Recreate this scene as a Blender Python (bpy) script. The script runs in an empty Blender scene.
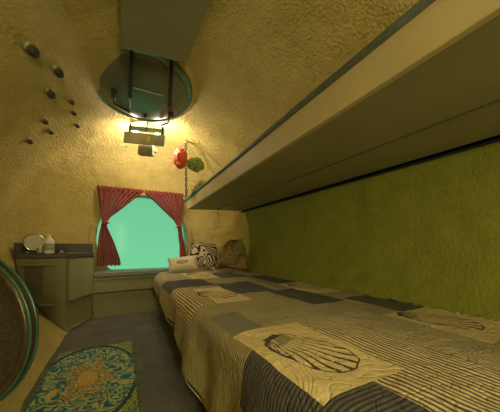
import bpy, bmesh, math, random
from mathutils import Vector, Matrix, noise
random.seed(7)
PI = math.pi
SC = bpy.context.scene
COL = SC.collection

# ------------------------------------------------------------------ hull shape
XC, ZC, R, Y0, L, N = .307, .83, 1.1, 2.4, .75, 2.8
YB = -1.3
def hull_r(y):
    if y <= Y0: return R
    q = min(1, (y-Y0)/L)
    return R*max(0, 1-q**N)**(1/N)
def hull_x(y, z, side):
    r = hull_r(y); d = r*r-(z-ZC)**2
    return XC + side*math.sqrt(max(0, d))
def hull_y(x, z):
    r = math.hypot(x-XC, z-ZC)/R
    return Y0+L*max(0, 1-r**N)**(1/N)

# ------------------------------------------------------------------ helpers
def link(o, parent=None):
    COL.objects.link(o)
    if parent: o.parent = parent
    return o
def build(name, bm, m, parent=None, smooth=False, bevel=0, seg=2):
    me = bpy.data.meshes.new(name)
    bmesh.ops.recalc_face_normals(bm, faces=bm.faces)
    bm.to_mesh(me); bm.free()
    if m: me.materials.append(m)
    if smooth:
        for p in me.polygons: p.use_smooth = True
    o = bpy.data.objects.new(name, me); link(o, parent)
    if bevel:
        b = o.modifiers.new('bevel', 'BEVEL'); b.width = bevel; b.segments = seg; b.limit_method = 'ANGLE'
        b.angle_limit = math.radians(40)
    return o
def tag(o, label, cat, group=None, kind=None):
    o['label'] = label; o['category'] = cat
    if group: o['group'] = group
    if kind: o['kind'] = kind
    return o
def struct(o, label=None, cat=None):
    o['kind'] = 'structure'
    if label: o['label'] = label
    if cat: o['category'] = cat
    return o
def thing(name, label, cat, group=None):
    o = bpy.data.objects.new(name, None); link(o)
    o.empty_display_size = .05
    return tag(o, label, cat, group)
def frame(loc, zdir, xdir=(1, 0, 0)):
    z = Vector(zdir).normalized(); x = Vector(xdir); x = (x-z*x.dot(z)).normalized(); y = z.cross(x)
    M = Matrix((x, y, z)).transposed().to_4x4(); M.translation = Vector(loc)
    return M
def box(bm, c, size, M=None):
    T = Matrix.Translation(c) @ Matrix.Diagonal((*size, 1))
    if M is not None: T = M @ T
    bmesh.ops.create_cube(bm, size=1, matrix=T)
def lathe(bm, prof, M=None, n=32, close=False):
    M = M or Matrix()
    rings = []
    for r, z in prof:
        if r < 1e-6: rings.append([bm.verts.new(M @ Vector((0, 0, z)))])
        else: rings.append([bm.verts.new(M @ Vector((r*math.cos(2*PI*i/n), r*math.sin(2*PI*i/n), z))) for i in range(n)])
    if close: rings.append(rings[0])
    for a, b in zip(rings, rings[1:]):
        for i in range(n):
            j = (i+1) % n
            if len(a) == 1 and len(b) == 1: continue
            if len(a) == 1: bm.faces.new((a[0], b[i], b[j]))
            elif len(b) == 1: bm.faces.new((a[i], a[j], b[0]))
            else: bm.faces.new((a[i], a[j], b[j], b[i]))
def tube(bm, pts, r, n=10, closed=False, caps=True):
    pts = [Vector(p) for p in pts]; m = len(pts); rings = []
    up = Vector((0, 0, 1)); prev = None
    for i, p in enumerate(pts):
        if closed: t = pts[(i+1) % m]-pts[i-1]
        else: t = pts[min(i+1, m-1)]-pts[max(i-1, 0)]
        t.normalize()
        if prev is None:
            a = t.cross(up)
            if a.length < .1: a = t.cross(Vector((1, 0, 0)))
        else: a = prev-t*prev.dot(t)
        a.normalize(); prev = a; b = t.cross(a)
        rr = r[i] if isinstance(r, (list, tuple)) else r
        rings.append([bm.verts.new(p+a*rr*math.cos(2*PI*k/n)+b*rr*math.sin(2*PI*k/n)) for k in range(n)])
    rng = range(m if closed else m-1)
    for i in rng:
        A, B = rings[i], rings[(i+1) % m]
        for k in range(n):
            bm.faces.new((A[k], A[(k+1) % n], B[(k+1) % n], B[k]))
    if caps and not closed:
        bm.faces.new(rings[0]); bm.faces.new(rings[-1])
def prism(bm, poly, z0, z1):
    lo = [bm.verts.new((x, y, z0)) for x, y in poly]; hi = [bm.verts.new((x, y, z1)) for x, y in poly]
    n = len(poly); bm.faces.new(lo); bm.faces.new(hi)
    for i in range(n): bm.faces.new((lo[i], lo[(i+1) % n], hi[(i+1) % n], hi[i]))
def loft(bm, rows, closed_u=False, caps=False):
    V = [[bm.verts.new(p) for p in r] for r in rows]
    for a, b in zip(V, V[1:]):
        n = len(a)
        for i in range(n if closed_u else n-1):
            j = (i+1) % n
            try: bm.faces.new((a[i], a[j], b[j], b[i]))
            except ValueError: pass
    if caps: bm.faces.new(V[0]); bm.faces.new(V[-1])
    return V
def lerp(tab, x):
    if x <= tab[0][0]: return tab[0][1]
    for (a, u), (b, v) in zip(tab, tab[1:]):
        if x <= b:
            t = (x-a)/(b-a); t = t*t*(3-2*t); return u+(v-u)*t
    return tab[-1][1]
BM = bmesh.new

# ------------------------------------------------------------------ material expressions
class G:
    """a node tree with arithmetic"""
    def __init__(s, name):
        s.m = bpy.data.materials.new(name); s.m.use_nodes = True
        s.t = s.m.node_tree; s.t.nodes.clear()
        s.out = s.t.nodes.new('ShaderNodeOutputMaterial')
    def nd(s, typ, **kw):
        n = s.t.nodes.new(typ)
        for k, v in kw.items(): setattr(n, k, v)
        return n
    def put(s, sock, v):
        if isinstance(v, X): v = v.s
        if isinstance(v, bpy.types.NodeSocket): s.t.links.new(v, sock)
        elif v is not None:
            if isinstance(v, tuple) and len(v) == 3 and sock.type == 'RGBA': v = (*v, 1)
            sock.default_value = v
    def math(s, op, a, b=None, c=None):
        n = s.nd('ShaderNodeMath', operation=op)
        for i, q in enumerate((a, b, c)):
            if q is not None: s.put(n.inputs[i], q)
        return X(s, n.outputs[0])
    def coord(s, which='Object'):
        n = s.nd('ShaderNodeTexCoord'); return n.outputs[which]
    def xyz(s, v):
        n = s.nd('ShaderNodeSeparateXYZ'); s.put(n.inputs[0], v)
        return [X(s, o) for o in n.outputs]
    def vec(s, a, b, c=0.):
        n = s.nd('ShaderNodeCombineXYZ')
        for i, q in enumerate((a, b, c)): s.put(n.inputs[i], q)
        return n.outputs[0]
    def scalev(s, v, k):
        n = s.nd('ShaderNodeMapping'); s.put(n.inputs[0], v); n.inputs['Scale'].default_value = k; return n.outputs[0]
    def noise(s, v, scale, detail=3, rough=.55, dist=0.):
        n = s.nd('ShaderNodeTexNoise'); s.put(n.inputs['Vector'], v)
        n.inputs['Scale'].default_value = scale; n.inputs['Detail'].default_value = detail
        n.inputs['Roughness'].default_value = rough; n.inputs['Distortion'].default_value = dist
        return X(s, n.outputs[0])
    def voro(s, v, scale, feature='F1'):
        n = s.nd('ShaderNodeTexVoronoi', feature=feature); s.put(n.inputs['Vector'], v); n.inputs['Scale'].default_value = scale
        return X(s, n.outputs['Distance'])
    def mix(s, f, a, b):
        n = s.nd('ShaderNodeMix', data_type='RGBA'); s.put(n.inputs[0], f); s.put(n.inputs[6], a); s.put(n.inputs[7], b)
        return n.outputs[2]
    def ramp(s, f, stops):
        n = s.nd('ShaderNodeValToRGB'); s.put(n.inputs[0], f); cr = n.color_ramp
        while len(cr.elements) < len(stops): cr.elements.new(.5)
        for e, (p, c) in zip(cr.elements, stops): e.position = p; e.color = (*c, 1)
        return n.outputs[0]
    def bump(s, h, strength, dist=.01, normal=None):
        n = s.nd('ShaderNodeBump'); s.put(n.inputs['Height'], h); n.inputs['Strength'].default_value = strength
        n.inputs['Distance'].default_value = dist
        if normal is not None: s.put(n.inputs['Normal'], normal)
        return n.outputs[0]
    def bsdf(s, col, rough=.6, metal=0., spec=.5, normal=None, sheen=0., coat=0., emit=None, es=0.):
        n = s.nd('ShaderNodeBsdfPrincipled')
        s.put(n.inputs['Base Color'], col); s.put(n.inputs['Roughness'], rough); s.put(n.inputs['Metallic'], metal)
        n.inputs['Specular IOR Level'].default_value = spec
        if normal is not None: s.put(n.inputs['Normal'], normal)
        if sheen: n.inputs['Sheen Weight'].default_value = sheen
        if coat: n.inputs['Coat Weight'].default_value = coat
        if emit: s.put(n.inputs['Emission Color'], emit); n.inputs['Emission Strength'].default_value = es
        s.t.links.new(n.outputs[0], s.out.inputs[0])
        return s.m
class X:
    def __init__(s, g, sock): s.g = g; s.s = sock
    def __add__(s, o): return s.g.math('ADD', s, o)
    __radd__ = __add__
    def __sub__(s, o): return s.g.math('SUBTRACT', s, o)
    def __rsub__(s, o): return s.g.math('SUBTRACT', o, s)
    def __mul__(s, o): return s.g.math('MULTIPLY', s, o)
    __rmul__ = __mul__
    def __truediv__(s, o): return s.g.math('DIVIDE', s, o)
    def lt(s, o): return s.g.math('LESS_THAN', s, o)
    def gt(s, o): return s.g.math('GREATER_THAN', s, o)
    def fract(s): return s.g.math('FRACT', s)
    def sin(s): return s.g.math('SINE', s)
    def cos(s): return s.g.math('COSINE', s)
    def abs(s): return s.g.math('ABSOLUTE', s)
    def sqrt(s): return s.g.math('SQRT', s)
    def max(s, o): return s.g.math('MAXIMUM', s, o)
    def min(s, o): return s.g.math('MINIMUM', s, o)
    def atan2(s, o): return s.g.math('ARCTAN2', s, o)
    def clamp(s): return s.max(0.).min(1.)

def plain(name, col, rough=.6, metal=0., var=.08, scale=9, bump=0., bscale=120, spec=.5, coat=0., sheen=0.):
    g = G(name); v = g.coord()
    f = g.noise(v, scale, 4)
    lo = tuple(c*(1-var*2) for c in col); hi = tuple(min(1, c*(1+var*2)) for c in col)
    c = g.ramp(f, [(.25, lo), (.75, hi)])
    nrm = g.bump(g.noise(v, bscale, 3), bump, .004) if bump else None
    return g.bsdf(c, rough, metal, spec, nrm, sheen, coat)

# stucco of the hull
def mat_stucco():
    g = G('stucco'); v = g.coord(); x, y, z = g.xyz(v)
    big = g.noise(v, 2.2, 4, .6); mid = g.noise(v, 9, 5, .65, .4); fine = g.noise(v, 75, 3, .6)
    c = g.ramp(big*.55+mid*.45, [(.3, (.47, .365, .10)), (.52, (.60, .475, .165)), (.72, (.70, .57, .225))])
    # the berth wall below the bunk is coloured olive, partly green window light put into the colour, as far as the end of the bed
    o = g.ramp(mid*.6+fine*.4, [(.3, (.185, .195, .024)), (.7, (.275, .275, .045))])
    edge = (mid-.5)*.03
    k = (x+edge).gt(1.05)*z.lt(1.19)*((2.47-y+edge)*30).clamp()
    st = g.noise(g.scalev(v, (1, .55, 1.4)), 42, 5, .66, .4)
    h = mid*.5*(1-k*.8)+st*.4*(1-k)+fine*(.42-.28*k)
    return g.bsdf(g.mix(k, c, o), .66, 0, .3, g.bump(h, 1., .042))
def mat_carpet():
    g = G('carpet'); v = g.coord()
    f = g.noise(v, 150, 3, .7); w = g.noise(v, 5, 3)
    c = g.ramp(f*.75+w*.25, [(.34, (.018, .020, .019)), (.5, (.085, .085, .075)), (.66, (.24, .22, .17))])
    return g.bsdf(c, .95, 0, .1, g.bump(f, .9, .006), sheen=.2)

# bed cover: patchwork with stripes and printed shells, laid out in metres (s across, t along)
def mat_quilt():
    g = G('quilt_cloth')
    uv = g.coord('UV'); s0, t0, _ = g.xyz(uv)
    wob = g.noise(g.vec(s0, t0), 14, 2)-.5
    s = s0+wob*.008; t = t0+(g.noise(g.vec(t0, s0), 13, 2)-.5)*.008
    cream = (.76, .61, .31); navy = (.070, .073, .090); tan = (.40, .36, .25); ink = (.028, .028, .042)
    weave = g.noise(g.vec(s0, t0), 420, 2)
    def stripes(x, period, duty, a, b, soft=1.5):
        f = ((x/period).fract()-.5).abs()*2
        k = ((f-duty)*soft*3+.5).clamp()
        return g.mix(k, a, b)
    fine_a = stripes(t, .0075, .45, (.68, .55, .29), (.17, .155, .11))
    fine_b = stripes(s, .0085, .5, (.62, .50, .27), (.19, .17, .12))
    mid_a = stripes(s, .012, .5, cream, (.17, .16, .14))
    bold = stripes(s+(g.noise(g.vec(s0*3, t0), 9, 2)-.5)*.012, .0165, .58, cream, (.085, .082, .088))
    gray = stripes(t, .006, .5, (.29, .265, .21), (.19, .178, .16))
    dark = stripes(t, .011, .5, (.048, .050, .065), (.135, .123, .10))
    def inbox(a, b, c, d):
        return s.gt(a)*s.lt(b)*t.gt(c)*t.lt(d)
    # ground: alternating cells
    ci = ((s*(1/.53)).fract()).gt(.5); cj = ((t*(1/.8)).fract()).gt(.5)
    col = g.mix((ci-cj).abs(), fine_a, fine_b)
    def patch(rect, c):
        nonlocal col
        col = g.mix(inbox(*rect), col, c)
    patch((-1, .345, .30, .58), dark)
    patch((-1, .345, .58, 1.00), stripes(t, .010, .5, (.56, .46, .24), (.13, .12, .085)))
    patch((-1, .345, 1.00, 1.60), fine_b)
    patch((-1, .345, -.6, .30), fine_a)
    patch((-1, .19, 0.2, 2.2), stripes(t, .012, .7, (.42, .36, .16), (.24, .21, .10)))
    patch((.345, .61, -.3, .325), dark)
    patch((.49, .61, -.3, .325), bold)
    patch((.61, .80, .05, .72), bold)
    patch((.80, 1.0, -.2, .88), mid_a)
    patch((1.0, 1.5, -.4, .30), fine_b)
    patch((.345, .47, .705, .93), gray)
    patch((.47, .87, .705, .93), fine_a)
    patch((.345, .66, .93, 1.115), fine_b)
    patch((.66, .87, .93, 1.28), fine_a)
    patch((.25, .45, 1.10, 1.62), bold)
    patch((.87, 1.10, .88, 1.30), dark)
    patch((1.14, 1.5, .62, .92), dark)
    patch((.87, 1.14, .72, .88), mid_a)
    patch((1.10, 1.5, .92, 1.08), fine_a)
    patch((.66, .96, 1.28, 1.70), dark)
    patch((.96, 1.20, 1.52, 1.95), fine_b)
    patch((1.14, 1.5, 1.52, 2.0), dark)
    patch((.30, .66, 1.64, 2.02), dark)
    patch((.66, .96, 1.70, 2.05), fine_a)
    patch((.30, .58, 2.02, 2.6), fine_a)
    patch((.88, 1.14, 2.0, 2.4), dark)
    patch((1.14, 1.5, 2.0, 2.5), fine_b)
    shells = [((.345, .61, .325, .705), (.433, .612), -68, 1.0), ((.45, .66, 1.115, 1.56), (.470, 1.43), -56, 1.02),
              ((1.0, 1.40, .30, .62), (1.075, .588), -54, 1.0), ((1.10, 1.40, 1.08, 1.50), (1.17, 1.42), -60, 1.05),
              ((.60, .88, 2.05, 2.5), (.67, 2.42), -62, 1.1)]
    brk = g.noise(g.vec(s0, t0), 60, 2)
    for (a, b, c, d), (hs, ht), ang, k in shells:
        patch((a, b, c, d), cream)
        ds = (s-hs)*(1/k); dt = (t-ht)*(1/k)
        ca, sa = math.cos(math.radians(ang)), math.sin(math.radians(ang))
        ax = ds*ca+dt*sa; bx = dt*ca-ds*sa
        ph = bx.atan2(ax+.014)
        ea = ((ax-.120)/.126).abs(); eb = (bx/(.086+ax*.04)).abs()
        e = (ea*ea*ea.sqrt()+eb*eb*eb.sqrt()).sqrt()+(ph*30).sin()*.018
        inside = e.lt(1.)
        rib = ((ph*6.4+brk*.10).fract()-.5).abs()*2
        left = (bx*-9).clamp()
        lines = rib.lt((ax*.95+.13+left*.12)*(brk*.9+.42))*(e.gt(.93-left*.2).max(brk.gt(.36)))
        rim = e.gt(.955)*brk.gt(.33)
        band = bx.lt(-.018)*ax.lt(.125)*e.gt(.86)*brk.gt(.40)
        crown = (ax.lt(.055))*bx.abs().lt(.05)*(rib.lt(.62)*brk.gt(.40))
        ears = ((ax+.002).abs().lt(.011))*(bx.abs().lt(.034))*brk.gt(.36)
        msk = inside*(lines.max(rim).max(band).max(crown))
        col = g.mix((msk.max(ears)*.93), col, ink)
    mn = g.nd('ShaderNodeMix', data_type='RGBA', blend_type='MULTIPLY'); g.put(mn.inputs[0], .5); g.put(mn.inputs[6], col)
    g.put(mn.inputs[7], g.ramp(weave, [(.3, (.55, .52, .46)), (.7, (1., 1., 1.))])); col2 = mn.outputs[2]
    # stitched swirls and puckers
    sw = g.noise(g.vec(s0, t0), 6.5, 2, .5, 1.3)
    line = ((sw*9).fract()-.5).abs()*2
    groove = (line*3).min(1.)
    h = groove*.35+g.noise(g.vec(s0, t0), 34, 3, .6)*1.1+weave*.12
    return g.bsdf(col2, .9, 0, .15, g.bump(h, .7, .008), sheen=.05)

def mat_rug():
    g = G('rug_pile'); v = g.coord(); x, y, z = g.xyz(v)
    # medallion centre (-.165, 1.545)
    dx = (x+.165)/.27; dy = (y-1.545)/.46
    d = (dx*dx+dy*dy).sqrt(); a = dy.atan2(dx)
    n1 = g.noise(v, 13, 1, .4, .9); n2 = g.noise(v, 21, 1, .4, .9); n3 = g.noise(v, 34, 2, .5, 1.)
    teal = (.012, .13, .20); aqua = (.05, .30, .27); gold = (.54, .50, .19); orange = (.66, .27, .05); olive = (.20, .30, .12); deep = (.02, .065, .055)
    scroll = ((n1*6).fract()-.5).abs()*2
    col = g.mix(scroll.lt(.48), teal, gold)
    col = g.mix((((n2*5).fract()-.5).abs()*2).lt(.22), col, aqua)
    ringw = ((d*7+n1*3.5+n3*1.5+(a*8).sin()*.25).fract()-.5).abs()*2
    inner = g.mix(ringw.lt(.36), gold, orange)
    inner = g.mix((((n2*7).fract()-.5).abs()*2).lt(.38), inner, (.05, .17, .12))
    col = g.mix((d+(n1-.5)*.7).lt(.46), col, inner)
    core = g.mix((((d*14)+(a+d*14)*.16).fract()).lt(.5), gold, orange)
    col = g.mix(d.lt(.17), col, core)
    border = g.mix((((n2*8).fract()-.5).abs()*2).lt(.42), olive, deep)
    border = g.mix((((n3*6).fract()-.5).abs()*2).lt(.3), border, gold)
    col = g.mix((d+(a*18).sin()*.02).gt(1.02), col, border)
    col = g.mix((d-.98+(n3-.5)*.05).abs().lt(.035), col, deep)
    col = g.mix((x+.165).abs().gt(.245), col, g.mix((n2*9).fract().lt(.5), deep, olive))
    pile = g.noise(v, 300, 2)
    return g.bsdf(g.mix(.15, col, g.ramp(pile, [(.3, (.02, .04, .03)), (.7, (.3, .3, .2))])), .95, 0, .1, g.bump(pile, .7, .004))

def mat_zebra():
    g = G('swirl_cloth'); v = g.coord()
    x, y, z = g.xyz(v)
    n = g.noise(v, 6, 1, .4, .3)
    q = ((x-.05)*(x-.05)+(z+.07)*(z+.07)*1.3).sqrt()
    k = ((q*25+n*9+x*4).fract()-.5).abs()*2
    return g.bsdf(g.mix(((k-.5)*8+.5).clamp(), (.025, .022, .025), (.52, .44, .30)), .9, 0, .15)
def mat_camo():
    g = G('woodland_cloth'); v = g.coord()
    n = g.noise(v, 9, 3, .6, .8); m = g.noise(v, 17, 2, .5, .5)
    c = g.ramp(n, [(.28, (.03, .025, .015)), (.42, (.16, .085, .03)), (.52, (.28, .17, .07)), (.6, (.14, .18, .055)), (.72, (.30, .26, .12))])
    c = g.mix(m.gt(.6), c, (.16, .20, .075))
    return g.bsdf(c, .9, 0, .15, g.bump(n, .4, .01))
def mat_shellprint():
    g = G('printed_cushion_cloth'); v = g.coord(); x, y, z = g.xyz(v)
    dx = x/.062; dz = z/.022
    d = (dx*dx+dz*dz).sqrt(); a = dz.atan2(dx)
    k = (d.lt(1.))*((((a*4).fract()-.5).abs()*2).lt(.5).max(d.gt(.85)))
    c = g.mix(k, (.60, .51, .34), (.09, .085, .09))
    return g.bsdf(c, .9, 0, .15, g.bump(g.noise(v, 60, 3), .3, .004))
def mat_curtain():
    g = G('curtain_cloth'); v = g.coord()
    n = g.noise(g.scalev(v, (60, 60, 4)), 3, 3)
    return g.bsdf(g.ramp(n, [(.3, (.165, .020, .015)), (.7, (.27, .038, .028))]), .75, 0, .3, sheen=.3)
def mat_wood(name, a, b, rough=.4):
    g = G(name); v = g.coord()
    n = g.noise(g.scalev(v, (14, 14, 2)), 3, 5, .6, .6)
    return g.bsdf(g.ramp(n, [(.3, a), (.7, b)]), rough, 0, .5, g.bump(n, .2, .003), coat=.2)
def mat_emit(name, col, st):
    g = G(name); e = g.nd('ShaderNodeEmission'); e.inputs[0].default_value = (*col, 1); e.inputs[1].default_value = st
    g.t.links.new(e.outputs[0], g.out.inputs[0]); return g.m
def mat_pane():
    g = G('acrylic_pane')
    t = g.nd('ShaderNodeBsdfTransparent'); t.inputs[0].default_value = (.93, .98, .96, 1)
    gl = g.nd('ShaderNodeBsdfGlossy'); gl.inputs['Roughness'].default_value = .12
    mx = g.nd('ShaderNodeMixShader'); fr = g.nd('ShaderNodeFresnel'); fr.inputs[0].default_value = 1.08
    g.t.links.new(fr.outputs[0], mx.inputs[0]); g.t.links.new(t.outputs[0], mx.inputs[1]); g.t.links.new(gl.outputs[0], mx.inputs[2])
    g.t.links.new(mx.outputs[0], g.out.inputs[0]); return g.m

M = dict(
    stucco=mat_stucco(), carpet=mat_carpet(), quilt=mat_quilt(), rug=mat_rug(), zebra=mat_zebra(), camo=mat_camo(),
    shell=mat_shellprint(), curtain=mat_curtain(), pane=mat_pane(),
    cabinet=plain('cabinet_paint', (.205, .195, .09), .5, var=.05, scale=4, bump=.12),
    counter=plain('counter_laminate', (.060, .055, .045), .5, var=.15, scale=60),
    door=plain('cabinet_door_paint', (.29, .28, .14), .45, var=.04, scale=4, bump=.1),
    bench=plain('bench_paint', (.205, .20, .09), .5, var=.05, scale=4, bump=.1),
    cushion=plain('seat_vinyl', (.17, .19, .17), .5, var=.08, scale=14, bump=.25, bscale=30),
    fascia=plain('fascia_paint', (.47, .38, .205), .55, var=.04, scale=5, bump=.08),
    under=plain('bunk_underside_paint', (.265, .245, .125), .6, var=.05, scale=4, bump=.08),
    edge=plain('rubber_edge', (.085, .10, .085), .55, var=.15, scale=30, bump=.3, bscale=60),
    teal=plain('teal_binding', (.12, .33, .27), .6, var=.2, scale=60),
    black=plain('black_steel', (.018, .018, .02), .45, .3, var=.2),
    duct=plain('duct_paint', (.215, .20, .115), .55, var=.04, scale=5),
    dish=plain('grey_green_dish', (.20, .225, .165), .36, .45, var=.12, scale=3, bump=.05, bscale=6),
    flange=plain('green_flange', (.19, .30, .24), .38, .5, var=.12, scale=12),
    plate=plain('lamp_plate', (.42, .40, .27), .45, .2, var=.08),
    tagm=plain('yellow_tag', (.75, .58, .08), .5, var=.05),
    brass=plain('brass', (.42, .30, .12), .35, .9, var=.1),
    steel=plain('dull_steel', (.33, .30, .22), .5, .4, var=.15),
    dark=plain('dark_rubber', (.03, .026, .022), .6, var=.2),
    red=plain('red_cord', (.62, .085, .025), .65, var=.15, scale=20, bump=.6, bscale=40),
    green=plain('green_net', (.17, .25, .055), .7, var=.3, scale=40, bump=.8, bscale=60),
    white=plain('white_plastic', (.72, .69, .58), .35, var=.03),
    mirror=plain('mirror_glass', (.80, .74, .60), .12, .55, var=.02),
    chrome=plain('chrome', (.6, .58, .5), .2, 1., var=.05),
    glass=plain('amber_glass', (.30, .24, .13), .15, .2, var=.1),
    label=plain('paper_label', (.28, .30, .22), .6, var=.3, scale=70),
    wood=mat_wood('varnished_wood', (.032, .022, .010), (.070, .047, .020), .3),
    hatchin=plain('brown_matting', (.050, .034, .018), .9, var=.3, scale=80, bump=.6, bscale=150),
    greenrim=plain('green_ring', (.045, .13, .095), .25, .3, var=.2, scale=12),
    navy=plain('navy_binding', (.035, .036, .05), .85, var=.2),
    piping=plain('pale_piping', (.50, .46, .33), .8, var=.1),
    mattress=plain('mattress_ticking', (.5, .47, .38), .85, var=.06, bump=.2),
    base=plain('bed_base_paint', (.11, .10, .07), .6, var=.06),
    towel=plain('grey_towel', (.46, .40, .28), .95, var=.25, scale=50, bump=.8, bscale=90),
    bulb=mat_emit('bulb_glow', (1., .80, .48), 22.),
    fillglow=mat_emit('fill_glow', (1., .80, .46), 5.),  # glow of the two fill lights added behind the camera
)

# ------------------------------------------------------------------ setting
WX, WZ, WR = .288, .85, .535
WY = 3.095
def make_hull():
    bm = BM(); NA = 300
    prof = []
    y = YB
    while y < Y0: prof.append((y, R)); y += .024
    K = 70
    for i in range(K+1):
        a = i/K*PI/2
        cy = math.sin(a)**(2/N); cr = math.cos(a)**(2/N)
        prof.append((Y0+L*cy, max(R*cr, .002)))
    rows = []
    for i, (y, r) in enumerate(prof):
        row = []
        y1, r1 = prof[max(i-1, 0)]; y2, r2 = prof[min(i+1, len(prof)-1)]
        n2 = Vector((-(r2-r1), (y2-y1))); n2.normalize()     # (axial, radial)
        for k in range(NA):
            a = 2*PI*k/NA
            p = Vector((XC+r*math.cos(a), y, ZC+r*math.sin(a)))
            d = noise.noise(p*3.1)*.010+noise.noise(p*8.5)*.006+noise.noise(p*21)*.0028
            nn = Vector((math.cos(a)*n2[1], n2[0], math.sin(a)*n2[1]))
            if 1.06 < y < 99 and (p.z-1.2)**2 < .0: d = 0
            row.append(p+nn*d)
        rows.append(row)
    V = loft(bm, rows, closed_u=True)
    dele = [f for f in bm.faces if f.calc_center_median().y > 2.9 and
            math.hypot(f.calc_center_median().x-WX, f.calc_center_median().z-WZ) < WR-.004]
    bmesh.ops.delete(bm, geom=dele, context='FACES')
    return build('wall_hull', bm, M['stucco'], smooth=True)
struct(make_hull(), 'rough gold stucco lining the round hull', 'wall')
bm = BM(); lathe(bm, [(0, 0), (R+.02, 0)], frame((XC, YB+.01, ZC), (0, 1, 0)), 64)
struct(build('wall_back', bm, M['stucco']), 'flat stucco bulkhead behind the camera', 'wall')
# floor
bm = BM(); rows = []
y = YB
while y < 3.0:
    z = 0
    xl, xr = hull_x(y, z, -1)-.015, hull_x(y, z, 1)+.015
    if hull_r(y)**2 <= ZC**2+.002: break
    rows.append([(xl+(xr-xl)*k/20, y, z) for k in range(21)])
    y += .05 if y < 2.35 else .015
loft(bm, rows)
struct(build('floor', bm, M['carpet']), 'dark grey carpeted floor', 'floor')
# window: ring, trunk, pane
w = thing('window_1', 'round porthole with pale green water behind it', 'window'); struct(w)
bm = BM(); lathe(bm, [(WR-.005, -.012), (WR+.05, -.012), (WR+.05, .02), (WR-.005, .02)], frame((WX, WY-.03, WZ), (0, 1, 0)), 72, close=True)
build('window_frame', bm, M['stucco'], w)
bm = BM(); lathe(bm, [(WR, -.04), (WR, .16), (WR+.03, .16), (WR+.03, -.04)], frame((WX, WY, WZ), (0, 1, 0)), 72, close=True)
build('window_trunk', bm, M['flange'], w, smooth=True)
bm = BM(); lathe(bm, [(0, .10), (WR, .10), (WR, .12), (0, .12)], frame((WX, WY, WZ), (0, 1, 0)), 72)
build('pane', bm, M['pane'], w)

# ------------------------------------------------------------------ ceiling duct
d = thing('ceiling_duct', 'flat grey boxed duct hanging under the top of the hull', 'duct')
bm = BM(); prism(bm, [(.003, YB+.03), (.003, 1.305), (.334, 1.255), (.334, YB+.03)], 1.75, 1.90)
build('casing', bm, M['duct'], d, bevel=.006)
for yy in (-.2, 1.1):
    bm = BM(); box(bm, (.168, yy, 1.925), (.24, .05, .06)); build('hanger', bm, M['duct'], d)

# ------------------------------------------------------------------ ceiling hatch: flange, dished cover, bars
hc = Vector((.165, 1.785, 1.868))
h = thing('ceiling_hatch', 'round dished grey-green hatch overhead beyond the duct', 'hatch')
HM = frame(hc, (0, -.125, -1))
bm = BM(); lathe(bm, [(.315, -.06), (.335, -.055), (.338, .0), (.328, .014), (.306, .014), (.296, .0), (.290, -.02)], HM, 64, close=True)
build('flange', bm, M['flange'], h, smooth=True, bevel=.003)
bm = BM(); lathe(bm, [(.34, -.06), (.375, -.055), (.378, -.025), (.362, -.008), (.34, -.006)], HM, 64, close=True)
build('collar', bm, M['stucco'], h, smooth=True)
bm = BM()
pr = [(.302*math.sin(a*PI/2/16), .002+.058*math.cos(a*PI/2/16)**1.0-.0) for a in range(17)]
lathe(bm, pr, HM, 64)
build('dished_cover', bm, M['dish'], h, smooth=True)
def strap(pts, wdt, th, name):
    bm = BM(); rows = []
    for p in pts:
        x, y, z = p
        rows.append([(x-wdt/2, y, z-th/2), (x+wdt/2, y, z-th/2), (x+wdt/2, y, z+th/2), (x-wdt/2, y, z+th/2)])
    loft(bm, rows, closed_u=True, caps=True)
    return build(name, bm, M['black'], h)
strap([(.065, 1.43, 1.885), (.066, 1.50, 1.82), (.068, 1.78, 1.79), (.070, 2.02, 1.81), (.07, 2.16, 1.865), (.07, 2.22, 1.93)], .022, .008, 'strap')
strap([(.285, 1.42, 1.885), (.298, 1.50, 1.82), (.345, 1.78, 1.795), (.40, 1.98, 1.82), (.425, 2.06, 1.875), (.43, 2.12, 1.93)], .022, .008, 'strap')
for bx, by, rx in ((-.03, 1.80, .075), (.372, 1.90, .33)):
    bm = BM(); box(bm, (bx, by, 1.815), (.035, .05, .05)); tube(bm, [(bx, by, 1.795), (bx+.0, by+.10, 1.79), (rx, by+.19, 1.80)], .008, 8)
    build('latch', bm, M['black'], h, bevel=.003)
bm = BM(); lathe(bm, [(0, .0), (.016, .0), (.018, .02), (.010, .034), (0, .036)], frame((.19, 1.97, 1.812), (0, .3, -1)), 16)
build('knob', bm, M['dark'], h, smooth=True)

bm = BM(); box(bm, (.19, 1.70, 1.816), (.20, .014, .006)); build('cover_bar', bm, M['steel'], h, bevel=.002)  # thin steel bar across the cover
# ------------------------------------------------------------------ lamp below the hatch
# the plate faces the room and tilts down
lamp = thing('wall_lamp', 'grey twin bulb lamp with a face plate, fixed past the overhead hatch', 'lamp')
P = [Vector(p) for p in ((.050, 2.354, 1.802), (.364, 2.206, 1.766), (.364, 2.206, 1.674), (.050, 2.354, 1.720))]
cen = sum(P, Vector())/4
ux = (P[1]-P[0]).normalized(); uz = (P[0]-P[3]).normalized(); uz = (uz-ux*ux.dot(uz)).normalized(); un = ux.cross(uz)   # un points away from camera
LM = Matrix((ux, uz, un)).transposed().to_4x4(); LM.translation = cen
if LM.to_3x3().col[2].y < 0: LM = LM @ Matrix.Rotation(PI, 4, 'Y')
bm = BM(); box(bm, (0, 0, .006), (.375, .104, .012), LM); box(bm, (0, .046, .02), (.375, .010, .04), LM)
build('face_plate', bm, M['plate'], lamp, bevel=.004)
bm = BM(); box(bm, (0, .105, .05), (.30, .045, .02), LM)
build('back_bar', bm, M['flange'], lamp, bevel=.003)
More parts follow.
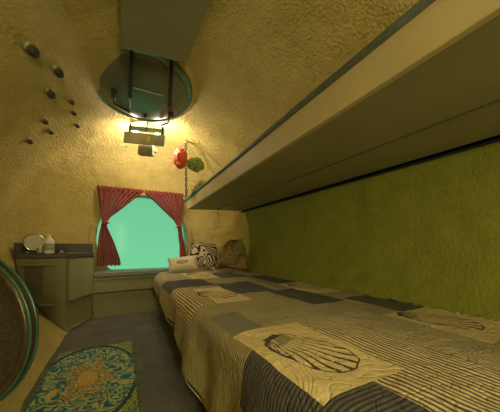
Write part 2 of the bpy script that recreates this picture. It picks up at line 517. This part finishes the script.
for sx in (-.135, .135):
    bm = BM(); box(bm, (sx*1.12, .07, .045), (.016, .13, .05), LM)
    build('side_bracket', bm, M['black'], lamp, bevel=.002)
    bm = BM(); lathe(bm, [(0, -.022), (.014, -.018), (.021, 0), (.016, .018), (0, .024)], LM @ Matrix.Translation((sx*.72, .062, .045)) , 16)
    build('bulb', bm, M['bulb'], lamp, smooth=True)
bm = BM(); tube(bm, [LM @ Vector((0, .08, .03)), LM @ Vector((0, .15, .05)), LM @ Vector((0, .22, .02))], .006, 8)
build('stem', bm, M['black'], lamp)
bm = BM(); box(bm, (-.01, -.088, .055), (.135, .085, .06), LM); box(bm, (-.01, -.03, .13), (.10, .03, .16), LM)
build('mount', bm, M['duct'], lamp, bevel=.004)
# tag
tg = thing('hang_tag', 'small yellow tag dangling from the lamp face plate', 'tag')
bm = BM(); tube(bm, [LM @ Vector((-.048, .045, -.006)), LM @ Vector((-.048, .02, -.016))], .0025, 6)
build('loop', bm, M['brass'], tg)
bm = BM(); box(bm, (-.048, -.002, -.017), (.026, .042, .004), LM); box(bm, (-.042, -.028, -.017), (.010, .012, .004), LM); box(bm, (-.056, -.028, -.017), (.008, .010, .004), LM)
build('card', bm, M['tagm'], tg, bevel=.0015)

# ------------------------------------------------------------------ fittings through the hull
def fitting(p, big, label, tilt=(0, 0, 0)):
    x, y, z = p
    v = Vector((XC-x, 0, ZC-z)).normalized()
    v = (v+Vector(tilt)).normalized()
    F = frame(Vector(p)-v*.004, v)
    t = thing('pipe_fitting', label, 'fitting', 'pipe fittings through the upper left wall')
    k = big*.78
    bm = BM(); lathe(bm, [(0, 0), (.036*k, 0), (.038*k, .018*k), (.036*k, .026*k), (.030*k, .03*k), (0, .03*k)], F, 20)
    build('collar', bm, M['steel'], t, smooth=False, bevel=.002)
    bm = BM(); lathe(bm, [(0, .029*k), (.029*k, .029*k), (.031*k, .045*k), (.027*k, .064*k), (.014*k, .072*k), (.012*k, .080*k), (0, .080*k)], F, 6 if k < .7 else 20)
    build('cap', bm, M['dark'], t, bevel=.002)
    bm = BM()
    for a in range(3): lathe(bm, [(.030*k, .03*k+a*.005), (.033*k, .032*k+a*.005), (.030*k, .034*k+a*.005)], F, 20)
    build('thread', bm, M['brass'], t)
for p, k, lab in [
    ((-0.385, 1.385, 1.685), 1.0, 'large capped pipe fitting, topmost of those on the gold wall'),
    ((-0.319, 1.582, 1.736), .92, 'large capped pipe fitting nearest to the hatch, second from the top'),
    ((-0.387, 1.729, 1.684), .92, 'large capped pipe fitting, third from the top, nearest to the small ones'),
    ((-0.304, 1.891, 1.745), .74, 'small pipe fitting, uppermost of the right-hand column of three'),
    ((-0.310, 2.042, 1.742), .68, 'small pipe fitting, middle of the right-hand column of three'),
    ((-0.313, 2.238, 1.739), .64, 'small pipe fitting, lowest of the right-hand column of three'),
    ((-0.468, 1.968, 1.611), .74, 'small pipe fitting, upper of the pair in the middle column'),
    ((-0.471, 2.129, 1.608), .72, 'small pipe fitting, lower of the pair in the middle column'),
    ((-0.575, 2.048, 1.488), .77, 'small pipe fitting set alone, lowest and leftmost on the wall')]:
    fitting(p, k, lab, (.15, 0, 0))

# ------------------------------------------------------------------ bed
bed = thing('bed', 'low single bed along the right-hand wall under the bunk', 'bed')
def bedprof(y0, y1, prof, name, m, bev):
    bm = BM(); ys = [y0+(y1-y0)*k/30 for k in range(31)]; rows = []
    for y in ys:
        row = []
        for x, z in prof:
            row.append((min(x, hull_x(y, z, 1)-.02), y, z))
        rows.append(row)
    loft(bm, rows, closed_u=True, caps=True)
    return build(name, bm, m, bed, bevel=bev)
bedprof(-.75, 2.66, [(.42, .005), (.985, .005), (1.19, .27), (.42, .27)], 'bed_base', M['base'], .006)
bedprof(-.75, 2.72, [(.365, .275), (1.21, .275), (1.29, .44), (.385, .44), (.365, .42)], 'mattress', M['mattress'], .02)
HEM = [(-.8, .12), (.3, .12), (.85, .115), (1.08, .15), (1.49, .245), (2.0, .30), (2.75, .365)]
def quilt_pos(s, t):
    YE = 2.72; RR = .07
    # s: metres across measured from x; below .38 it bends down the side
    top = .463+.012*max(0, min(1, (t-2.2)/.5))
    xe = .385
    # rounded corner in plan
    if t > YE-.35:
        q = min(1, (t-(YE-.35))/.35); xe = .385+.10*(1-math.sqrt(max(0, 1-q*q)))
    over = max(0, xe-s); ovt = max(0, t-YE)
    drop = 0; x = s; y = t
    if over > 0:
        a = min(over/RR, PI/2)
        x = xe-RR*math.sin(a)
        drop = RR*(1-math.cos(a))+max(0, over-RR*PI/2)
        x -= max(0, over-RR*PI/2)*.10
    if ovt > 0:
        a = min(ovt/RR, PI/2)
        y = YE+RR*math.sin(a)
        drop = max(drop, RR*(1-math.cos(a))+max(0, ovt-RR*PI/2))
    z = top-drop
    hem = lerp(HEM, t)
    z = max(z, hem)
    p = Vector((s, t, 0))
    wv = noise.noise(p*4.5)*.007+noise.noise(p*13)*.0035+noise.noise(p*34)*.0012
    if drop > .05: x += (wv*1.2+.016*math.sin(t*9.5)+.010*math.sin(t*21+1))*min(1, (drop-.05)/.15)
    z += wv if drop < .03 else wv*.3
    lim = hull_x(min(y, 2.9), z, 1)-.022
    if x > lim: x = lim
    return Vector((x, y, z))
def make_quilt():
    bm = BM(); uvl = bm.loops.layers.uv.new('uv')
    S = [1.36]
    while S[-1] > -.02: S.append(S[-1]-.0085)
    T = [-.6]
    while T[-1] < 2.86: T.append(T[-1]+(.0095 if T[-1] < 1.6 else .014))
    P = {}
    for i, s in enumerate(S):
        for j, t in enumerate(T):
            xe = .385
            hem = lerp(HEM, t)
            ss = max(s, xe-(.463-hem)-.035)       # stop at the hem
            if ss > s+.009: continue
            P[i, j] = (bm.verts.new(quilt_pos(ss, t)), ss, t)
    for i in range(len(S)-1):
        for j in range(len(T)-1):
            ks = [(i, j), (i+1, j), (i+1, j+1), (i, j+1)]
            if all(k in P for k in ks):
                f = bm.faces.new([P[k][0] for k in ks])
                for lp, k in zip(f.loops, ks): lp[uvl].uv = (P[k][1], P[k][2])
    hemverts = {}
    for (i, j), v in P.items():
        if j not in hemverts or i > hemverts[j][0]: hemverts[j] = (i, v[0].co.copy())
    hemline = [hemverts[j][1] for j in sorted(hemverts)]
    q = thing('quilt', 'patchwork quilt with striped squares and dark scallop shells, spread over the bed', 'quilt')
    o = build('cover', bm, M['quilt'], q, smooth=True)
    md = o.modifiers.new('thick', 'SOLIDIFY'); md.thickness = .008; md.offset = 1
    # bound hem: navy underside strip and pale piping
    pts = [p for k, p in enumerate(hemline) if k % 4 == 0 and p.y < 2.74]
    bm = BM(); rows = [[(p.x+.004, p.y, p.z+.01), (p.x+.012, p.y, p.z-.012), (p.x+.020, p.y, p.z-.034), (p.x+.026, p.y, p.z-.030), (p.x+.02, p.y, p.z-.004)] for p in pts]
    loft(bm, rows, closed_u=True, caps=True)
    build('binding', bm, M['navy'], q, smooth=True)
    bm = BM(); tube(bm, [(p.x+.016, p.y, p.z-.036) for p in pts], .0035, 6)
    build('piping', bm, M['piping'], q, smooth=True)
make_quilt()

def cushion(name, label, w, hgt, th, loc, rotz, tiltx, m, roll=0, lump=0., puff=.62, cat='cushion', taper=0.):
    bm = BM(); n = 26
    def pt(u, v, sgn):
        a = 1-abs(u)**3.2; b = 1-abs(v)**3.2
        e = max(0, a*b)**puff
        pin = 1-.08*(1-abs(u)**2)*(abs(v)**2); pin2 = 1-.08*(1-abs(v)**2)*(abs(u)**2)
        tp = 1-taper*((v+1)/2)**2.2
        p = Vector((u*w/2*pin2*tp, sgn*th/2*e, v*hgt/2*pin))
        k = noise.noise(p*11+Vector((w*7, 0, 0)))*lump
        p.y += k*sgn*e; p.z += noise.noise(p*7+Vector((3, w, 0)))*lump*.6
        return p
    for sgn in (-1, 1):
        V = [[bm.verts.new(pt(-1+2*i/n, -1+2*j/n, sgn)) for i in range(n+1)] for j in range(n+1)]
        for j in range(n):
            for i in range(n): bm.faces.new((V[j][i], V[j][i+1], V[j+1][i+1], V[j+1][i]))
    bmesh.ops.remove_doubles(bm, verts=bm.verts, dist=.0006)
    o = build(name, bm, m, smooth=True)
    o.location = loc; o.rotation_euler = (tiltx, roll, rotz)
    return tag(o, label, cat)
cushion('cushion', 'small cream cushion with a dark shell print, in front of the curtain', .33, .165, .10, (.632, 2.54, .570), -.35, -.45, M['shell'], -.12)
cushion('cushion', 'black and cream swirl patterned cushion leaning on the wall', .42, .34, .11, (.915, 2.70, .652), -.42, -.35, M['zebra'], .22, taper=.42)
cushion('bag', 'brown and green woodland print bag slumped in the bed corner', .40, .36, .13, (1.195, 2.43, .668), -.62, -.20, M['camo'], .06, .03, .5, 'bag', .66)

# ------------------------------------------------------------------ upper bunk
bk = thing('upper_bunk', 'upper bunk with tan fascia hung along the right-hand wall', 'bunk')
ZU = 1.18
def bfx(y): return .700-.036*(2.63-y)
def yend(x): return 2.63-.17*(x-.66)/.66
YS = [-.75+k*.15 for k in range(23)]
bm = BM(); rows = []
for k in range(41):
    f = k/40; row = []
    for x, z in ((.672, ZU), (1.335, ZU), (1.335, ZU+.05), (.672, ZU+.05)):
        y = -.75+(yend(x)+.75)*f
        row.append((bfx(y)+.022 if x < .7 else x, y, z))
    rows.append(row)
loft(bm, rows, closed_u=True, caps=True); build('bed_board', bm, M['under'], bk)
bm = BM(); prism(bm, [(bfx(-.75), -.75), (bfx(2.63), 2.632), (bfx(2.63)+.022, 2.628), (bfx(-.75)+.022, -.75)], ZU-.004, ZU+.102)
build('fascia', bm, M['fascia'], bk, bevel=.003)
bm = BM(); prism(bm, [(.725, yend(.725)), (.725, yend(.725)-.02), (1.30, yend(1.30)-.02), (1.30, yend(1.30))], ZU+.05, ZU+.10)
build('end_fascia', bm, M['under'], bk, bevel=.003)
bm = BM(); tube(bm, [(bfx(y)+.005, y, ZU+.113) for y in (-.75, .5, 1.6, 2.63)], .0155, 12)
build('edge_tube', bm, M['edge'], bk, smooth=True)
bm = BM()
for k in range(24):
    y = 2.62-k*.021
    tube(bm, [(bfx(y)+.005+.0185*math.cos(a), y+.008*math.sin(a*.5), ZU+.113+.0185*math.sin(a)) for a in [2*PI*i/10 for i in range(10)]], .0032, 5, closed=True)
build('lacing', bm, M['teal'], bk, smooth=True)
# hinge line under the board
bm = BM(); tube(bm, [(1.0, -.7, ZU-.001), (1.0, yend(1.0)-.02, ZU-.001)], .0026, 6)
for k in range(160):
    y = -.6+k*.02
    if y < 2.5: box(bm, (1.0, y, ZU-.002), (.010, .011, .005))
build('hinge_strip', bm, M['base'], bk)
bm = BM(); prism(bm, [(1.318, -.75), (1.318, 2.46), (1.352, 2.46), (1.352, -.75)], ZU-.012, ZU-.0005); prism(bm, [(1.318, -.75), (1.318, 2.46), (1.323, 2.46), (1.323, -.75)], ZU-.024, ZU-.0005)
build('support_rail', bm, M['black'], bk)
for y in (.61, .64):
    bm = BM(); lathe(bm, [(0, 0), (.005, 0), (.005, .004), (0, .006)], frame((1.318, y, ZU-.012), (-1, 0, 0)), 8)
    build('bolt', bm, M['steel'], bk)
bm = BM(); box(bm, (1.015, .93, ZU+.10), (.56, 3.2, .10)); build('mattress', bm, M['mattress'], bk, bevel=.025, seg=3)
# towel lump on the bunk end
bm = BM()
for k, (x, y, z, a, b, c) in enumerate([(.775, 2.47, ZU+.190, .06, .12, .042), (.80, 2.38, ZU+.215, .065, .15, .045)]):
    S = bmesh.ops.create_icosphere(bm, subdivisions=4, radius=1)
    for v in S['verts']:
        q = v.co.copy(); n = noise.noise(q*3+Vector((k*5, 0, 0)))*.25+noise.noise(q*8)*.1
        v.co = Vector((x+q.x*a*(1+n), y+q.y*b*(1+n), z+q.z*c*(1+n*1.5)))
tag(build('towel', bm, M['towel'], smooth=True), 'crumpled grey towel at the far end of the upper bunk', 'towel')

# hook, chain and the two bundles
HK = Vector((.625, 2.40, 1.83))
top = Vector((.640, 2.47, 1.905))
hk = thing('wall_hook', 'small brass hook screwed into the wall above the bunk end', 'hook')
bm = BM(); lathe(bm, [(0, 0), (.022, 0), (.022, .006), (.012, .010), (0, .010)], frame((.640, 2.515, 1.915), (-.1, -.55, -.7)), 16); build('rosette', bm, M['brass'], hk)
bm = BM(); tube(bm, [(.640, 2.51, 1.912), (.630, 2.43, 1.855), (.626, 2.40, 1.835), (.624, 2.385, 1.822), (.623, 2.375, 1.826), (.622, 2.368, 1.838)], .0075, 8); build('hook_arm', bm, M['brass'], hk, smooth=True)
ch = BM()
z = 1.822; i = 0; c0 = Vector((.622, 2.386, 1.822)); c1 = Vector((.688, 2.61, 1.30))
n = 18
for i in range(n):
    p = c0.lerp(c1, (i+.5)/n); dirv = (c1-c0).normalized()
    F = frame(p, dirv, (1, 0, 0) if i % 2 else (0, 1, 0))
    hl = (c1-c0).length/n*.70
    tube(ch, [F @ Vector((.011*math.cos(a), 0, hl*math.sin(a))) for a in [2*PI*k/10 for k in range(10)]], .0046, 5, closed=True)
tag(build('suspension_chain', ch, M['dark'], smooth=True), 'thin chain running from the wall hook down to the bunk corner', 'chain')
def knotball(name, c, rx, ry, rz, m, label, cat, seed, petals):
    bm = BM(); S = bmesh.ops.create_icosphere(bm, subdivisions=5, radius=1)
    for v in S['verts']:
        q = v.co.copy().normalized()
        # wound cord: ridges spiralling round the face that looks into the room
        ax = Vector((-.35, -.9, -.15)).normalized(); cosd = q.dot(ax); ang = math.acos(max(-1, min(1, cosd)))
        e1 = ax.orthogonal().normalized(); e2 = ax.cross(e1); th = math.atan2(q.dot(e2), q.dot(e1))
        rid = math.sin(ang*petals+th+seed)*.075+noise.noise(q*2.3+Vector((seed, 0, 0)))*.14
        v.co = Vector((c[0]+q.x*rx*(1+rid), c[1]+q.y*ry*(1+rid), c[2]+q.z*rz*(1+rid)))
    t = thing(name, label, cat)
    build('wrapped_body', bm, m, t, smooth=True)
    bm = BM(); tube(bm, [(c[0], c[1], c[2]+rz*.9), (c[0]+.01, c[1]+.005, c[2]+rz*1.15), (.624, 2.384, 1.825)], .003, 6); build('cord', bm, m, t)
knotball('cord_bundle', (.545, 2.30, 1.622), .067, .062, .098, M['red'], 'round bundle of red cord hanging from the wall hook', 'bundle', .6, 8)
knotball('cord_bundle', (.715, 2.34, 1.600), .085, .055, .070, M['green'], 'smaller dull green bundle hanging behind the red one', 'bundle', 2.1, 10)

# ------------------------------------------------------------------ curtains
CY = 2.985
rod = thing('curtain_rod', 'thin rod above the porthole that carries both curtains', 'rod')
bm = BM(); tube(bm, [(-.235, CY, 1.405), (.26, CY-.005, 1.405), (.765, CY, 1.405)], .007, 10); build('rod', bm, M['brass'], rod, smooth=True)
for x in (-.235, .765):
    bm = BM(); lathe(bm, [(0, -.016), (.012, -.01), (.014, 0), (.012, .01), (0, .016)], frame((x, CY, 1.405), (1, 0, 0)), 12); build('finial', bm, M['brass'], rod, smooth=True)
def lin(tab, x):
    if x <= tab[0][0]: return tab[0][1]
    for (a, u), (b, v) in zip(tab, tab[1:]):
        if x <= b: return u+(v-u)*(x-a)/(b-a)
    return tab[-1][1]
def curtain(label, edgeL, edgeR, tie_z, tie_x, seed):
    t = thing('curtain', label, 'curtain', 'tied-back curtains at the porthole')
    bm = BM(); rows = []; NU, NV = 90, 60
    z0, z1 = edgeL[0][0], edgeL[-1][0]
    for j in range(NV+1):
        z = z0+(z1-z0)*j/NV
        l, r = lin([(-a, b) for a, b in edgeL], -z), lin([(-a, b) for a, b in edgeR], -z)
        wd = r-l; row = []
        amp = .020 if abs(z-tie_z) > .05 else .012+.008*abs(z-tie_z)/.05
        for i in range(NU+1):
            u = i/NU
            uu = u+.012*noise.noise(Vector((u*3, z*4, seed)))
            fold = math.sin(uu*2*PI*9+seed+.5*noise.noise(Vector((z*3, u*2, seed))))*amp*(.75+.25*math.sin(u*17+seed))
            zz = z + (.008*math.sin(u*40) if j == NV else 0)
            row.append((l+wd*u, CY-.008+fold-.02*math.exp(-((z-tie_z)/.07)**2), zz))
        rows.append(row)
    loft(bm, rows); o = build('cloth', bm, M['curtain'], t, smooth=True)
    md = o.modifiers.new('thick', 'SOLIDIFY'); md.thickness = .003
    # gathered header ruffle
    bm = BM(); rows = []
    for k in range(7):
        z = 1.395+.036*k/6; row = []
        for i in range(91):
            u = i/90; row.append((edgeL[0][1]+(edgeR[0][1]-edgeL[0][1])*u, CY+math.sin(u*2*PI*16)*(.009 if k != 2 else .006)-.014, z+.004*math.sin(u*70)*(k > 4)))
        rows.append(row)
    loft(bm, rows); o = build('heading', bm, M['curtain'], t, smooth=True); o.modifiers.new('thick', 'SOLIDIFY').thickness = .002
    bm = BM(); tube(bm, [(tie_x+.036*math.cos(a), CY-.022+.034*math.sin(a), tie_z+.012*math.cos(a)) for a in [2*PI*k/20 for k in range(20)]], .008, 8, closed=True)
    build('tie_back', bm, M['curtain'], t, smooth=True)
curtain('dark red curtain tied back on the porthole side next to the cabinet',
        [(1.410, -.222), (1.25, -.200), (1.08, -.178), (1.02, -.174), (.90, -.20), (.70, -.222), (.54, -.225)],
        [(1.410, .268), (1.395, .255), (1.33, .175), (1.20, .04), (1.09, -.085), (1.025, -.125), (.97, -.12), (.80, -.05), (.60, .012), (.54, .02)], 1.012, -.138, .3)
curtain('dark red curtain tied back on the porthole side next to the bed',
        [(1.410, .274), (1.395, .284), (1.33, .365), (1.20, .505), (1.09, .625), (1.01, .668), (.93, .682), (.75, .70), (.60, .705)],
        [(1.410, .742), (1.25, .735), (1.10, .722), (1.01, .712), (.90, .735), (.75, .765), (.60, .775)], 1.005, .683, 1.7)

# ------------------------------------------------------------------ window bench
bn = thing('window_bench', 'built-in olive bench below the porthole', 'bench')
def bench_poly(y_in, z, front):
    xs = [-.24+k*(1.0)/20 for k in range(21)]
    f = [(x, 2.775+.10*(x+.255)+front) for x in xs]
    b = []
    for x, y in reversed(f): b.append((x, max(y+.015, min(hull_y(x, z)-.015, 3.06))))
    return f+b
bm = BM(); prism(bm, bench_poly(0, .02, .045), .003, .258); build('lower_panel', bm, M['bench'], bn)
bm = BM(); prism(bm, bench_poly(0, .28, .0), .272, .405); build('upper_panel', bm, M['bench'], bn, bevel=.005)
bm = BM(); prism(bm, bench_poly(0, .40, -.012), .407, .425); build('seat_board', bm, M['cabinet'], bn, bevel=.003)
bm = BM(); prism(bm, bench_poly(0, .40, -.01), .427, .49)
tag(build('seat_cushion', bm, M['cushion'], bevel=.018, seg=3), 'thin grey-green seat pad on the bench below the porthole', 'cushion')

# ------------------------------------------------------------------ corner cabinet
cb = thing('corner_cabinet', 'olive corner cabinet with an angled door beside the bench', 'cabinet')
P0, P1 = (-.426, 2.465), (-.250, 2.815)
def cab_row(z, grow=0, dx=0):
    pts = [(P0[0]+grow, P0[1]-grow), (P1[0]+grow, P1[1]), (P1[0]-.03, P1[1]+.09), (-.52, 2.84), (-.9, 2.68), (-.9, P0[1]-grow)]
    out = []
    for x, y in pts:
        y2 = min(y, 2.95)
        out.append((max(x, hull_x(y2, z, -1)+.018), y2, z))
    return out
bm = BM(); rows = [cab_row(z) for z in [.012+.64*k/24 for k in range(25)]]
loft(bm, rows, closed_u=True, caps=True); build('body', bm, M['cabinet'], cb)
# door on the angled side
dv = Vector((P1[0]-P0[0], P1[1]-P0[1], 0)); ln = dv.length; dv.normalize(); dn = Vector((dv.y, -dv.x, 0))
DM = Matrix((dv, dn*-1, Vector((0, 0, 1)))).transposed().to_4x4(); DM.translation = Vector((*P0, 0))
bm = BM(); box(bm, (ln*.53, -.012, .455), (ln*.86, .024, .36), DM); build('door', bm, M['door'], cb, bevel=.004)
# open bay: recessed panel and narrow shelves on the front
bm = BM(); box(bm, (-.640, P0[1]-.006, .465), (.115, .012, .26)); build('panel', bm, M['base'], cb, bevel=.002)
for x, wdt, z, dep in ((-.60, .24, .602, .075), (-.545, .10, .262, .06)):
    bm = BM(); box(bm, (x, P0[1]-dep/2, z), (wdt, dep, .014)); build('shelf', bm, M['cabinet'], cb, bevel=.004)
# counter
ct = thing('countertop', 'dark laminate counter with an upstand on the corner cabinet', 'counter')
bm = BM(); loft(bm, [cab_row(.655, .012), cab_row(.692, .012)], closed_u=True, caps=True); build('slab', bm, M['counter'], ct, bevel=.006)
bm = BM(); path = [(-.758, 2.43), (-.70, 2.68), (-.60, 2.80), (-.45, 2.90), (-.27, 2.965)]
rows = []
for x, y in path: rows.append([(x, y, .694), (x+.012, y-.012, .694), (x+.012, y-.012, .785), (x, y, .785)])
loft(bm, rows, closed_u=True, caps=True); build('upstand', bm, M['counter'], ct)

# toiletries on the counter
mr = thing('vanity_mirror', 'round tilting make-up mirror on a wire stand on the counter', 'mirror')
mc = Vector((-.655, 2.535, .79)); MM = frame(mc, (.38, -.9, .28))
bm = BM(); lathe(bm, [(0, .004), (.068, .004)], MM, 40); build('glass', bm, M['mirror'], mr)
bm = BM(); lathe(bm, [(.068, .006), (.076, .007), (.079, 0), (.076, -.007), (0, -.008), (.068, .002)], MM, 40); build('frame', bm, M['chrome'], mr, smooth=True)
bm = BM()
tube(bm, [mc+Vector((0, .008, -.05)), (mc.x, mc.y+.012, .71), (mc.x, mc.y-.01, .699)], .004, 8)
tube(bm, [(mc.x-.06, mc.y-.035, .698), (mc.x-.02, mc.y+.02, .712), (mc.x+.02, mc.y+.02, .712), (mc.x+.06, mc.y-.035, .698)], .004, 8)
build('stand', bm, M['chrome'], mr, smooth=True)
bt = thing('lotion_bottle', 'white plastic lotion bottle with pump cap on the counter', 'bottle')
B0 = (-.545, 2.50, .693)
Bm = Matrix.Translation(B0) @ Matrix.Diagonal((1.05, .75, 1.25, 1))
bm = BM(); lathe(bm, [(0, 0), (.033, 0), (.036, .008), (.036, .075), (.032, .095), (.016, .108), (.014, .112), (0, .112)], Bm, 24); build('body', bm, M['white'], bt, smooth=True)
bm = BM(); lathe(bm, [(.0365, .022), (.0370, .023), (.0370, .068), (.0365, .069)], Bm, 24); build('label', bm, M['label'], bt)
bm = BM(); lathe(bm, [(0, .112), (.013, .112), (.013, .126), (.008, .130), (0, .131)], Bm, 16); build('cap', bm, M['white'], bt)
jr = thing('glass_jar', 'small amber glass jar between the mirror and the bottle', 'jar')
bm = BM(); lathe(bm, [(0, 0), (.022, 0), (.026, .01), (.026, .038), (.020, .046), (.0, .046)], Matrix.Translation((-.603, 2.485, .693)), 20); build('body', bm, M['glass'], jr, smooth=True)
bm = BM(); lathe(bm, [(0, .046), (.021, .046), (.021, .056), (0, .057)], Matrix.Translation((-.603, 2.485, .693)), 20); build('lid', bm, M['brass'], jr)
ds = thing('spray_can', 'short dark tin standing behind the glass jar', 'tin')
bm = BM(); lathe(bm, [(0, 0), (.020, 0), (.020, .075), (.012, .085), (.012, .1), (0, .1)], Matrix.Translation((-.625, 2.60, .693)), 18); build('body', bm, M['dark'], ds)
hd = thing('hair_clip', 'small dark clip with pale jaws lying right of the bottle', 'clip')
bm = BM(); tube(bm, [(-.50, 2.51, .700), (-.475, 2.515, .722), (-.445, 2.52, .720), (-.425, 2.51, .702)], .011, 8); build('grip', bm, M['dark'], hd, smooth=True)
bm = BM(); tube(bm, [(-.47, 2.50, .70), (-.455, 2.488, .715), (-.44, 2.495, .70)], .006, 8); build('jaw', bm, M['white'], hd, smooth=True)

# ------------------------------------------------------------------ rug
bm = BM(); rows = []
for j in range(61):
    y = .85+(2.012-.85)*j/60
    xl, xr = -.383, .093+.012*(y-1.2)
    if y > 1.95: pass
    rows.append([(xl+(xr-xl)*i/30, y-.02*(1-i/30), .004+.002*noise.noise(Vector((i*.4, y*7, 0)))) for i in range(31)])
loft(bm, rows)
o = build('rug', bm, M['rug'], smooth=True); o.modifiers.new('thick', 'SOLIDIFY').thickness = .006
o.modifiers['thick'].offset = 1
tag(o, 'teal and gold medallion patterned rug on the dark carpet', 'rug')

# ------------------------------------------------------------------ open round hatch door at the left
hd = thing('hatch_door', 'open round hatch door with a varnished rim at the left edge', 'hatch')
fw = Vector((.427, .904, 0)); cc = Vector((-.468, 1.040, .488))
DMx = frame(cc, -fw, (1, 0, 0))
bm = BM(); lathe(bm, [(.240, .030), (.250, .033), (.258, .022), (.262, -.004), (.250, -.014), (.236, -.014), (.232, .01)], DMx, 80, close=True)
build('rim', bm, M['wood'], hd, smooth=True, bevel=.003)
for r, zz in ((.2585, .022), (.2625, .002)):  # two thin green rings along the rim edge
    bm = BM(); lathe(bm, [(r+.004*math.cos(a), zz+.004*math.sin(a)) for a in [2*PI*k/8 for k in range(8)]], DMx, 80, close=True)
    build('rim_ring', bm, M['greenrim'], hd, smooth=True)
bm = BM(); lathe(bm, [(.238, .022), (.222, -.006), (.13, -.024), (0, -.028), (0, -.035), (.232, -.03)], DMx, 80)
build('liner', bm, M['hatchin'], hd, smooth=True)
bm = BM(); box(bm, (-.70, 1.165, .49), (.05, .05, .12)); build('hinge', bm, M['black'], hd, bevel=.004)

# ------------------------------------------------------------------ fill lights added behind the camera, out of view
cl = thing('ceiling_fill', 'dome-shaped fill light added on the ceiling behind the camera', 'lamp')
CLM = frame((.33, -.55, 1.93), (0, 0, -1))
bm = BM(); lathe(bm, [(0, -.02), (.15, -.02), (.15, .02), (.135, .03), (.0, .03)], CLM, 32); build('base', bm, M['plate'], cl, bevel=.003)
bm = BM(); lathe(bm, [(.125, .031), (.12, .06), (.09, .085), (.05, .097), (0, .10)], CLM, 32); build('fill_dome', bm, M['fillglow'], cl, smooth=True)

tl = thing('back_fill', 'upright fill light added on the bulkhead behind the camera', 'lamp')
bm = BM(); box(bm, (.05, YB+.045, 1.0), (.22, .05, .98)); build('tray', bm, M['white'], tl, bevel=.006)
bm = BM(); box(bm, (.05, YB+.08, 1.0), (.17, .02, .92)); build('diffuser', bm, M['fillglow'], tl, bevel=.006)
# ------------------------------------------------------------------ light
def light(name, typ, loc, energy, col, **kw):
    l = bpy.data.lights.new(name, typ); l.energy = energy; l.color = col
    for k, v in kw.items(): setattr(l, k, v)
    o = bpy.data.objects.new(name, l); COL.objects.link(o); o.location = loc
    return o
AMB = (1., .77, .42)
for sx in (-.15, .15):
    p = LM @ Vector((sx, .055, .075))
    light('bulb_light', 'POINT', p, 15, (1., .86, .66), shadow_soft_size=.02)
o = light('ceiling_fill_light', 'AREA', (.33, -.55, 1.80), 10, AMB, shape='DISK', size=.26)  # unseen fill, added to brighten the near half of the room
o = light('back_fill_light', 'AREA', (.05, YB+.10, 1.0), 24, (.96, .88, .43), shape='RECTANGLE', size=.16, size_y=.9)  # unseen low fill from the bulkhead, added to light bed and berth
o.rotation_euler = (PI/2, 0, 0)

# water outside: the sea gives off its own soft green light through the porthole
wd = bpy.data.worlds.new('sea'); SC.world = wd; wd.use_nodes = True
nt = wd.node_tree; nt.nodes.clear()
ou = nt.nodes.new('ShaderNodeOutputWorld'); bg = nt.nodes.new('ShaderNodeBackground'); tc = nt.nodes.new('ShaderNodeTexCoord')
sp = nt.nodes.new('ShaderNodeSeparateXYZ'); mr_ = nt.nodes.new('ShaderNodeMapRange'); rp = nt.nodes.new('ShaderNodeValToRGB')
nt.links.new(tc.outputs['Generated'], sp.inputs[0]); nt.links.new(sp.outputs[2], mr_.inputs[0])
mr_.inputs[1].default_value = -.15; mr_.inputs[2].default_value = .3
nt.links.new(mr_.outputs[0], rp.inputs[0])
rp.color_ramp.elements[0].color = (.21, .69, .35, 1); rp.color_ramp.elements[1].color = (.185, .57, .33, 1)
nt.links.new(rp.outputs[0], bg.inputs[0]); bg.inputs[1].default_value = 1.0
nt.links.new(bg.outputs[0], ou.inputs[0])

# ------------------------------------------------------------------ camera
cam = bpy.data.cameras.new('camera'); co = bpy.data.objects.new('camera', cam); COL.objects.link(co)
co.location = (0, 0, .75); th = math.atan(111/235)
co.rotation_euler = (PI/2, 0, -th)
cam.sensor_width = 36; cam.sensor_fit = 'HORIZONTAL'; cam.lens = 235/500*36
cam.shift_x = .04; cam.shift_y = (247-206)/500
cam.clip_start = .02
SC.camera = co
vs = SC.view_settings; vs.view_transform = 'Standard'; vs.look = 'None'; vs.gamma = 1; vs.use_curve_mapping = False
vs.exposure = 0.0
